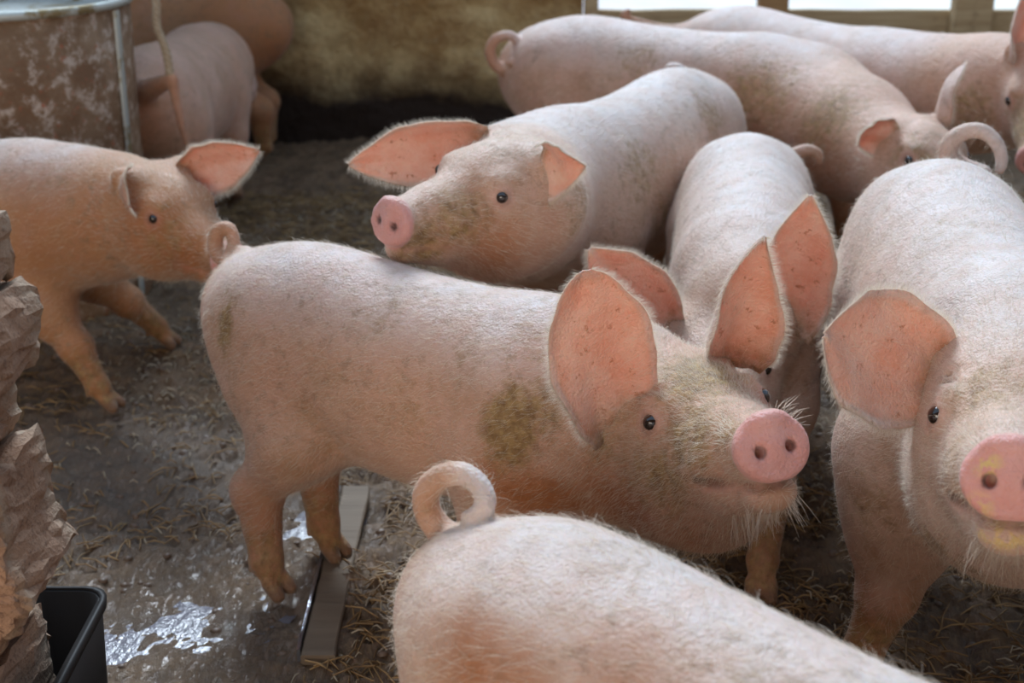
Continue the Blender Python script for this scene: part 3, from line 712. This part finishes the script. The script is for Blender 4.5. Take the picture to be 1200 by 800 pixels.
# welded seam strip
sa = math.radians(-12); v = []; 
for z in np.linspace(.02, dz-.025, 12):
    rr_ = drR*(.94+.055*z/dz)+.001
    for da, r2 in ((-.035, rr_), (-.03, rr_+.006), (.03, rr_+.006), (.035, rr_)): v.append((r2*math.cos(sa+da), r2*math.sin(sa+da), z))
f = [(i*4+j, i*4+j+1, (i+1)*4+j+1, (i+1)*4+j) for i in range(11) for j in range(3)]
link('seam', new_mesh('seam', v, f, M['galv']), drum)

# ---- rope hanging in front of the far pigs
def tube(pts, rad, n=8, close=True):
    P = np.asarray(pts, float); vs_, fs = [], []
    T = np.gradient(P, axis=0); up = V(.3, 1, .2)
    for i, p in enumerate(P):
        t = nrm(T[i]); a = nrm(np.cross(t, up)); b = np.cross(t, a); r = rad[i] if hasattr(rad, '__len__') else rad
        for j in range(n): q = 2*PI*j/n; vs_.append(p+(a*math.cos(q)+b*math.sin(q))*r)
    for i in range(len(P)-1):
        for j in range(n): fs.append((i*n+j, i*n+(j+1) % n, (i+1)*n+(j+1) % n, (i+1)*n+j))
    if close: fs.append(tuple(range(n-1, -1, -1))); fs.append(tuple((len(P)-1)*n+j for j in range(n)))
    return vs_, fs
k = NT('old_rope'); k.set(Base_Color=k.mix(k.noise(60), (.34, .24, .15), (.52, .42, .30)), Roughness=.85)
rp = [at_y(176, -260, 3.60), at_y(178, -60, 3.60), at_y(183, 0, 3.60), at_y(184, 30, 3.60), at_y(194, 58, 3.60), at_y(200, 90, 3.60), at_y(206, 118, 3.60)]
rp = interp(rp, 60); v = []; f = []
for s_ in (0, 2.1, 4.2):
    pts = [p+V(math.cos(i*.9+s_)*.006, math.sin(i*.9+s_)*.006, 0) for i, p in enumerate(rp)]; v1, f1 = tube(pts, .0075, 6); o = len(v); v += list(v1); f += [tuple(o+a for a in q) for q in f1]
me = new_mesh('hanging_rope', v, f, k.m); rope = link('hanging_rope', me); tag(rope, 'pale old rope hanging beside the rusty drum, in front of the far pigs', 'rope')

# ---- brick and stone pier at the left edge
k = NT('rough_stone'); a = k.noise(7, 5, .6); b = k.noise(55, 5, .75); d = k.noise(160, 3, .7)
c = k.mix(k.ramp(a, [(.35, 0), (.65, 1)]), (.30, .175, .11), (.42, .255, .165)); c = k.mix(k.ramp(b, [(.55, 0), (.72, .9)]), c, (.20, .10, .055)); c = k.mix(k.ramp(d, [(.54, 0), (.66, .7)]), c, (.13, .07, .045))
c = k.mix(k.math('MULTIPLY', k.attr('pale'), k.ramp(b, [(.35, .65), (.65, .15)])), c, (.50, .42, .31))
k.set(Base_Color=c, Roughness=.9); k.bump(k.math('ADD', b, k.math('MULTIPLY', d, .7)), .9, .006); M['stone'] = k.m
pier = empty('stone_pier', (-.70, 1.38, 0)); tag(pier, 'crumbling pier of rough stones at the left edge of the pen', 'pier')
PO = V(-.70, 1.38, 0)
def stone(outline, y, depth_, seed, label=None):
    """outline in pixels at distance y (the far face); the block comes forward by depth_"""
    r = np.random.default_rng(seed); pts = [at_y(u, v_, y) for u, v_ in outline]; n = len(pts); cen_ = sum(pts)/n
    ring = []
    for i in range(n):
        a_, b_ = pts[i], pts[(i+1) % n]; m = max(2, int(np.linalg.norm(a_-b_)/.009))
        for q in range(m): ring.append(a_+(b_-a_)*q/m)
    m = len(ring); vs_, fs, pl = [], [], []; jit = r.normal(0, .0035, m); jit = (jit+np.roll(jit, 1)+np.roll(jit, -1))*.30
    D_ = depth_; layers = [(D_+.004, .15, 0), (D_+.007, .5, 0), (D_+.004, .82, 0), (D_, .93, .1), (D_-.012, .975, .8), (D_*.83, .985, .2), (D_*.66, .99, .0), (D_*.5, .98, .1), (D_*.33, 1.0, .0), (.03, 1.0, .3), (.0, .99, 1), (-.008, .93, 0), (-.01, .4, 0)]
    for li, (off, sc, p_) in enumerate(layers):
        jl = r.normal(0, .006, m); jl = (jl+np.roll(jl, 1)+np.roll(jl, -1)+np.roll(jl, 2)+np.roll(jl, -2))/4
        for i, p in enumerate(ring):
            q = cen_+(p-cen_)*sc+nrm(p-cen_)*((jit[i]*.7+jl[i]) if sc > .8 else 0); q = q+V(0, -off, 0)+r.normal(0, .0018, 3)*(1 if sc > .3 else .4); vs_.append(q-PO); pl.append(p_)
    for l in range(len(layers)-1):
        for i in range(m): fs.append((l*m+i, l*m+(i+1) % m, (l+1)*m+(i+1) % m, (l+1)*m+i))
    fs.append(tuple(range(m-1, -1, -1))); fs.append(tuple((len(layers)-1)*m+i for i in range(m)))
    me = new_mesh('stone', vs_, fs, M['stone'], attrs={'pale': pl}, smooth=False); fix_normals(me); o = link('stone', me, pier)
    if label: o['label'] = label
    return o
stone([(-90, 262), (-40, 252), (5, 250), (12, 268), (13, 300), (9, 320), (-30, 326), (-90, 322)], 1.42, .16, 1)
stone([(-110, 338), (-40, 330), (8, 328), (22, 326), (36, 342), (45, 362), (46, 400), (44, 415), (30, 432), (16, 448), (-20, 470), (-110, 462)], 1.42, .18, 2)
stone([(-110, 468), (-30, 466), (12, 452), (16, 470), (21, 484), (14, 500), (2, 512), (-40, 520), (-110, 514)], 1.42, .14, 3)
stone([(-140, 528), (-40, 524), (2, 512), (28, 500), (47, 498), (52, 520), (61, 548), (62, 570), (72, 596), (82, 622), (85, 632), (70, 656), (54, 680), (30, 712), (8, 742), (-60, 750), (-140, 740)], 1.42, .16, 4)
stone([(-140, 756), (-50, 752), (8, 746), (30, 716), (48, 706), (56, 744), (66, 780), (78, 830), (84, 880), (60, 960), (-140, 980)], 1.42, .18, 5)
stone([(-150, 990), (60, 972), (110, 1000), (120, 1100), (100, 1190), (-150, 1190)], 1.42, .14, 6)

# ---- black tub beside the pier
k = NT('black_plastic'); k.set(Base_Color=k.mix(k.noise(8, 4), (.006, .005, .005), (.016, .012, .010)), Roughness=.6, Specular_IOR_Level=.25); M['black'] = k.m
k = NT('muddy_edge'); k.set(Base_Color=k.mix(k.noise(30, 4), (.10, .08, .06), (.24, .19, .14)), Roughness=.5); M['edge'] = k.m
ty = 1.50; tl = at_y(44, 690, ty); tr_ = at_y(126, 690, ty); topz = tl[2]
tub = empty('black_tub', (tl[0]+.02, ty, 0)); tag(tub, 'black open-topped plastic tub with muddy rim beside the stone pier', 'tub'); TO = V(tl[0]+.02, ty, 0)
W_ = tr_[0]-tl[0]
def tub_ring(x0, x1, y0, y1, z, r, n=5):
    out = []
    for cx, cy, a0 in ((x1-r, y1-r, 0), (x0+r, y1-r, 90), (x0+r, y0+r, 180), (x1-r, y0+r, 270)):
        for i in range(n): a = math.radians(a0+90*i/(n-1)); out.append((cx+r*math.cos(a), cy+r*math.sin(a), z))
    return out
def loft(rings):
    m = len(rings[0]); vs_ = [p for r in rings for p in r]; fs = [(i*m+j, i*m+(j+1) % m, (i+1)*m+(j+1) % m, (i+1)*m+j) for i in range(len(rings)-1) for j in range(m)]
    fs.append(tuple(range(m-1, -1, -1))); fs.append(tuple((len(rings)-1)*m+j for j in range(m))); return vs_, fs
xa, xb = tl[0]-.02-TO[0], tr_[0]-TO[0]
R_ = [tub_ring(xa+.012, xb-.012, -.235, -.015, .0, .03), tub_ring(xa, xb, -.25, 0, topz, .03), tub_ring(xa+.006, xb-.006, -.244, -.006, topz, .026), tub_ring(xa+.017, xb-.017, -.23, -.02, .008, .026)]
v, f = loft(R_); me = new_mesh('shell', v, f, M['black']); fix_normals(me); link('shell', me, tub)
R_ = [tub_ring(xa-.005, xb+.005, -.255, .005, topz-.012, .034), tub_ring(xa-.006, xb+.006, -.256, .006, topz+.001, .034), tub_ring(xa+.002, xb-.002, -.248, -.002, topz+.003, .03), tub_ring(xa+.002, xb-.002, -.248, -.002, topz-.010, .03), tub_ring(xa-.005, xb+.005, -.255, .005, topz-.012, .034)]
m = len(R_[0]); v = [p for r in R_ for p in r]; f = [(i*m+j, i*m+(j+1) % m, (i+1)*m+(j+1) % m, (i+1)*m+j) for i in range(4) for j in range(m)]
me = new_mesh('rim', v, f, M['black']); fix_normals(me); link('rim', me, tub)
v, f = tube([V(xb+.004, -.25, .02), V(xb+.006, -.252, topz*.5), V(xb+.009, -.253, topz-.006)], .006, 6); link('corner_edge', new_mesh('corner_edge', v, f, M['edge']), tub)['label'] = 'mud-splashed corner edge'

# ---- plank trodden into the mud
k = NT('wet_plank'); g = k.noise(1, 5, .6, .4, co=k.co((40, 3, 20))); k.set(Base_Color=k.mix(g, (.13, .09, .06), (.24, .18, .125)), Roughness=.72, Specular_IOR_Level=.3); k.bump(g, .6, .004)
pa = at_z(418, 572); pb = at_z(372, 772); dv_ = pb-pa; Lp = np.linalg.norm(dv_); pcn = (pa+pb)/2
plank = empty('floor_plank', (pcn[0], pcn[1], 0), math.atan2(dv_[1], dv_[0])); tag(plank, 'grey wet wooden plank trodden into the mud beside the puddle', 'plank')
add_box('board', plank, -Lp/2, Lp/2, -.028, .028, -.012, .007, k.m, 31, nx=14, j=.0015, bev=.003)
k = NT('wet_iron'); k.set(Base_Color=(.35, .36, .40, 1), Roughness=.16, Metallic=.8); k.bump(k.noise(60, 3), .3, .003)
add_box('metal_edge', plank, -Lp/2+.01, Lp/2-.01, -.036, -.030, -.012, .012, k.m, 32, nx=14, j=.001, bev=.001)['label'] = 'thin shiny wet metal edging strip'
ONLY = 'ABCDEFGHIJ'

# ------------------------------------------------------------------ the pigs
def R_(deg): return math.radians(deg)
def hoof(pos, hd, S, sgn, u, v):
    p = at_z(u, v, .0)-V(pos[0], pos[1], 0); FX = V(math.cos(hd), math.sin(hd), 0); FY = V(-math.sin(hd), math.cos(hd), 0)
    return (float(np.dot(p, FX))/S, float(np.dot(p, FY))/S-sgn*.085)
CAMN = lambda x=0, y=0, z=1: camvec(x, y, z)
def head(mpx, y, spx, s, line, dip=20, far=False):
    m = at_y(mpx[0], mpx[1], y); return (m, head_frame(m, spx, s, line, dip, far), s)
def rep(name, hd):
    m, F, s = hd; H = lambda x, y, z: m+(F[0]*x+F[1]*y+F[2]*z)*s
    def px(p): d = np.asarray(p)-CAM; z = d@CF; return (round(600+FPX*(d@CR)/z), round(400-FPX*(d@CU)/z), round(float(p[1]), 2))
    return
    print('HEAD', name, 'L-earbase', px(H(-.115, .078, .055)), 'R-earbase', px(H(-.115, -.078, .055)), 'Leye', px(H(0, .07, 0)), 'Reye', px(H(0, -.07, 0)), 'snout', px(H(.19, 0, -.068)), 'z', round(m[2], 2), 'occ', px(H(-.15, 0, -.05)))
G1 = 'pigs crowded in the pen'
# A: the standing pig in the middle
if 'A' in ONLY:
    hA = head((825, 474), 1.60, (905, 528), 1.06, (113, 26)); rep('A', hA); m = hA[0]
    pos, hd, S = (-.150, 1.945), R_(-33), .93
    make_pig('A', 'large muddy pig standing broadside in the middle, snout turned towards the camera', G1, pos, hd, S, hA, [
        dict(base=(-.060, -.105, -.015), tip=at_y(684, 316, 1.60), n=CAMN(.10, .05, 1), W=.078, c0=1.05, c1=.45, bend=.03, tipcurl=.05, dirt=.25, shp=[.60, .80, .97, 1.0, .97, .85, .60, .36, .12]),
        dict(base=(-.10, .080, .045), tip=at_y(884, 264, 1.66), n=CAMN(.35, -.1, 1), W=.080, c0=1.35, c1=1.2, bend=.03, tipcurl=.25, dirt=.35, shp=[.7, .92, 1.0, .92, .74, .50, .24, .10, .035])],
        smooth_pts(curl(2.20, [(286, 300, 0), (272, 302, .01), (258, 300, .03), (252, 285, .04), (256, 270, .04), (268, 268, .03), (274, 282, .02), (270, 296, .0), (262, 306, -.02)]), 26),
        res=.0042, fp=None, hp=[hoof(pos, hd, S, 1, 388, 652), hoof(pos, hd, S, -1, 322, 696)], hair=24000, whisk=150,
        paint=[('dirt', (592, 505), (.065, .065, .10), .9), ('dirt', (618, 480), .07, .55), ('rust', (640, 590), (.14, .14, .06), 1), ('rust', (720, 600), .09, 1), ('rust', (575, 565), .06, .6), ('dirt', (255, 385), (.03, .04, .07), .75), ('dirt', (262, 360), .06, .3),
               ('dirt', (820, 430), .10, .7), ('dirt', (800, 505), .09, .65), ('dirt', (770, 560), .08, .55), ('dirt', (700, 460), .08, .4), ('dirt', (845, 500), .05, .45), ('dirt', (740, 560), .07, .40), ('rust', (735, 590), .05, .7), ('rust', (800, 640), .05, .4),
               ('dirt', (440, 360), .10, .22), ('dirt', (540, 420), .10, .20), ('dirt', (620, 400), .10, .22), ('dirt', (390, 300), .08, .15), ('dirt', (470, 480), .12, .17), ('dirt', (700, 520), .05, .4), ('pale', m+hA[1][0]*.03+hA[1][2]*.02, .16, -.5)])
# B: rump in the foreground
if 'B' in ONLY:
    pos, hd, S = (.240, .945), R_(-42), .93
    hB = (V(.78, .42, .40), np.stack([nrm(V(.8, -.6, -.3)), nrm(V(.6, .8, 0)), nrm(np.cross(nrm(V(.8, -.6, -.3)), nrm(V(.6, .8, 0))))]), 1.0)
    make_pig('B', 'pig seen from behind in the foreground, curled tail, back filling the bottom edge', G1, pos, hd, S, hB, [
        dict(base=(-.115, sg*.078, .055), tip=hB[0]+V(-.02, sg*.17, .16), n=V(.8, -.6, 0), W=.08, rust=.1) for sg in (1, -1)],
        smooth_pts(curl(1.245, [(548, 642, .0), (524, 628, .01), (503, 604, .02), (499, 578, .02), (514, 560, .015), (538, 554, .0), (560, 566, -.015), (570, 588, -.03), (560, 604, -.035), (546, 606, -.03)]), 30),
        res=.0048, hair=20000, eyes=True, mat='skin_pale', paint=[('rust', (540, 775), .07, .75), ('rust', (600, 790), .06, .7), ('rust', (740, 790), .07, .4), ('dirt', (730, 640), .12, .2), ('dirt', (880, 770), .10, .2), ('dirt', (520, 590), .03, .3)], hairlen=.026)
# C: facing the camera at the right
if 'C' in ONLY:
    hC = head((1187, 482), 1.42, (1184, 566), 1.12, (1, -.03)); rep('C', hC); m = hC[0]
    pos, hd, S = (.745, 1.94), R_(-97), 1.10
    make_pig('C', 'pig facing the camera at the right edge with yellow meal on its snout', G1, pos, hd, S, hC, [
        dict(base=(-.10, -.085, .035), tip=at_y(964, 392, 1.46), n=CAMN(.05, .05, 1), W=.090, c0=1.1, c1=.35, bend=.05, tipcurl=.05, dirt=.3, ruffle=.07, shp=[.62, .82, .97, 1.0, .98, .84, .52, .26, .06]),
        dict(base=(-.10, .085, .035), tip=at_y(1400, 400, 1.46), n=CAMN(-.05, .05, 1), W=.092, c0=1.1, c1=.35, bend=.05, tipcurl=.05, dirt=.2)],
        smooth_pts(curl(2.42, [(1150, 205, -.02), (1128, 196, .0), (1112, 184, .01), (1114, 166, .01), (1132, 154, .01), (1152, 154, .0), (1168, 168, -.01), (1174, 186, -.02), (1172, 200, -.03)]), 26),
        res=.0044, fp=[(.29, .03), (.29, -.070)], shoulder=.055, hair=24000, whisk=90, mat='skin_pale',
        paint=[('meal', (1165, 632), (.05, .05, .022), .9), ('meal', (1140, 600), .022, .7), ('meal', m+(hC[1][0]*.195-hC[1][1]*.020-hC[1][2]*.050)*1.12, .020, 1), ('dirt', (1090, 650), .07, .45), ('dirt', (1150, 450), .09, .42), ('dirt', (1100, 540), .07, .33), ('dirt', (1010, 600), .09, .3), ('dirt', (1120, 670), .06, .35), ('rust', (1000, 740), .10, .7), ('dirt', (1110, 260), .12, .2), ('dirt', (1050, 330), .10, .15)])
# D: left pig
if 'D' in ONLY:
    hD = head((213, 243), 2.60, (264, 300), .84, (.5, .12)); rep('D', hD); m = hD[0]
    pos, hd, S = (-1.32, 2.90), R_(-14), .94
    make_pig('D', 'brownish pig entering from the left edge, snout at the tail of the middle pig', G1, pos, hd, S, hD, [
        dict(base=(-.11, -.078, .045), tip=at_y(146, 243, 2.52), n=CAMN(1, .0, .15), W=.058, c0=1.4, c1=.8, bend=.05, tipcurl=.2, rust=.3),
        dict(base=(-.09, .070, .035), tip=at_y(299, 180, 2.66), n=CAMN(-.1, -.45, 1), W=.062, c0=1.2, c1=.7, bend=.05, tipcurl=-.25)],
        None, res=.0065, headk=1.1, fp=[hoof(pos, hd, S, 1, 200, 402), hoof(pos, hd, S, -1, 134, 474)], mat='skin_brown', hair=9000, bend=[(.2, 0), (.45, -.03)],
        paint=[('rust', (195, 290), .14, .9), ('rust', (150, 270), .12, .6), ('dirt', (190, 280), .10, .35), ('rust', (60, 240), .3, .35), ('rust', (110, 380), .12, .6), ('dirt', (60, 200), .10, .2)])
# E: resting its chin over the middle pig
if 'E' in ONLY:
    hE = head((556, 210), 2.18, (464, 259), .93, (.50, -.22)); rep('E', hE); m = hE[0]
    pos, hd, S = (.285, 3.03), R_(-120), 1.07
    make_pig('E', 'pig lifting its head to the left over the back of the middle pig', G1, pos, hd, S, hE, [
        dict(base=(-.11, -.078, .045), tip=at_y(408, 197, 2.30), n=CAMN(.1, -.6, 1), W=.070, c0=1.2, c1=.6, bend=.05, tipcurl=-.1),
        dict(base=(-.085, .070, .070), tip=at_y(685, 197, 2.16), n=CAMN(-.1, -.75, .65), W=.078, c0=1.5, c1=.9, bend=-.15, tipcurl=-.25, rust=.05)],
        smooth_pts(curl(3.46, [(806, 92, 0), (796, 82, 0), (786, 79, 0), (780, 86, 0)]), 10),
        res=.006, headk=1.06, hair=14000, bend=[(0, 0), (.2, -.02), (.45, -.11)], mat='skin_pale',
        paint=[('dirt', (500, 290), .08, .6), ('dirt', (550, 250), .09, .5), ('rust', (560, 255), .12, .5), ('rust', (590, 300), .12, .6), ('rust', (650, 290), .12, .4), ('rust', (800, 240), .18, .35), ('dirt', (760, 200), .13, .42), ('dirt', (840, 130), .10, .4), ('rust', (850, 150), .1, .3), ('dirt', (690, 250), .10, .4), ('dirt', (780, 260), .12, .35)])
# F: head down behind the middle pig's head
if 'F' in ONLY:
    hF = head((843, 424), 2.02, (858, 498), 1.0, (1, -.05)); rep('F', hF); m = hF[0]
    pos, hd, S = (.488, 2.55), R_(-99), .97
    make_pig('F', 'pale pig with lowered head and spread pink ears behind the middle pig', G1, pos, hd, S, hF, [
        dict(base=(-.09, -.088, .035), tip=at_y(691, 292, 2.08), n=CAMN(.0, -.25, 1), W=.074, c0=1.1, c1=.5, bend=.05, tipcurl=.0),
        dict(base=(-.07, .125, .045), tip=at_y(950, 230, 2.00), n=CAMN(-.2, -.2, 1), W=.070, c0=1.1, c1=.6, bend=.04, tipcurl=.0)],
        smooth_pts(curl(3.0, [(930, 182, 0), (945, 176, 0), (958, 180, 0), (960, 190, 0)]), 10),
        res=.0055, hair=14000, fp=[hoof((.488, 2.55), R_(-99), .97, 1, 890, 700), (.30, .0)], mat='skin_pale', legrust=1.0, nk=.74)
# G: long pig behind, head at the right
if 'G' in ONLY:
    hG = head((1097, 181), 2.98, (1150, 235), 1.0, (.7, .05)); rep('G', hG); m = hG[0]
    pos, hd, S = (.455, 3.80), R_(-32), 1.13
    make_pig('G', 'long pig standing across the back with a curled tail, second from the fence', G1, pos, hd, S, hG, [
        dict(base=(-.075, -.065, .065), tip=at_y(1005, 167, 3.06), n=CAMN(.25, -.5, .9), W=.068, c0=1.3, c1=.9, bend=-.15, tipcurl=.2),
        dict(base=(-.10, .06, .05), tip=at_y(1131, 72, 3.12), n=CAMN(1, .2, .12), W=.06)],
        smooth_pts(curl(3.99, [(606, 86, .02), (592, 83, 0), (579, 74, 0), (574, 58, 0), (583, 44, 0), (600, 42, 0), (611, 54, -.02), (607, 68, -.04), (594, 74, -.06)]), 24),
        res=.007, hair=6000, mat='skin', paint=[('dirt', (880, 110), .20, .4), ('dirt', (960, 130), .16, .45), ('rust', (860, 130), .25, .5), ('rust', (950, 200), .2, .65), ('rust', (620, 140), .15, .35), ('dirt', (740, 70), .12, .3), ('rust', (650, 110), .12, .2), ('dirt', (1060, 190), .10, .45)])
# H: rearmost at the fence, big head at the right edge
if 'H' in ONLY:
    hH = head((1225, 108), 3.22, (1215, 190), 1.1, (.9, .1)); rep('H', hH); m = hH[0]
    pos, hd, S = (.92, 4.05), R_(-53), 1.11
    make_pig('H', 'pig nearest the fence with a dirty face and raised ear at the right edge', G1, pos, hd, S, hH, [
        dict(base=(-.11, -.078, .045), tip=at_y(1200, -12, 3.3), n=CAMN(.5, .0, 1), W=.085, c0=1.4, c1=.8, tipcurl=.0, bend=.0),
        dict(base=(-.11, .080, .045), tip=at_y(1380, 60, 3.2), n=CAMN(-.2, .0, 1), W=.08)],
        smooth_pts(curl(4.45, [(772, 34, 0), (752, 28, 0), (740, 24, 0), (730, 18, 0), (738, 12, 0)]), 14),
        res=.0075, hair=5000, mat='skin', paint=[('dirt', (1180, 160), .16, .6), ('dirt', (1130, 130), .12, .4)])
# I, J: far pigs at the back left
if 'I' in ONLY:
    pos, hd, S = (-1.09, 4.16), R_(86), .99
    fI = nrm(V(-.15, .5, -.75)); lI = nrm(V(-.96, -.28, 0)); hI = (V(-1.10, 4.72, .34), np.stack([fI, lI, np.cross(fI, lI)]), .9)
    mk = lambda h: [dict(base=(-.115, sg*.078, .055), tip=h[0]+h[1][1]*sg*.17-h[1][0]*.14+h[1][2]*.05, n=h[1][0], W=.07) for sg in (1, -1)]
    make_pig('I', 'dim pinkish pig with its rump turned to us, behind the rusty drum and the rope', G1, pos, hd, S, hI, [dict(base=(-.115, sg*.078, .055), tip=hI[0]-hI[1][0]*.02+hI[1][1]*sg*.14-hI[1][2]*.08, n=hI[1][0], W=.05) for sg in (1, -1)], smooth_pts([at_y(u, v_, 3.60) for u, v_ in ((202, 92), (207, 118), (213, 145), (218, 165), (222, 184))], 10), res=.0085, mat='skin', legrust=.9, fat=1.05, pale=0.05, paint=[('rust', (170, 150), .15, .6), ('rust', (280, 120), .12, .3)])
if 'J' in ONLY:
    pos, hd, S = (-1.42, 5.10), R_(179), 1.12
    hJ = (V(-2.2, 5.1, .45), np.stack([nrm(V(-1, 0, -.4)), V(0, -1, 0), nrm(np.cross(nrm(V(-1, 0, -.4)), V(0, -1, 0)))]), 1.0)
    make_pig('J', 'brown pig farthest back on the left against the wall', G1, pos, hd, S, hJ, mk(hJ), None, res=.0085, hp=[(-.38, 0), (-.36, 0)], mat='skin_brown', legrust=1, pale=0, paint=[('rust', (305, 80), .4, .6)])
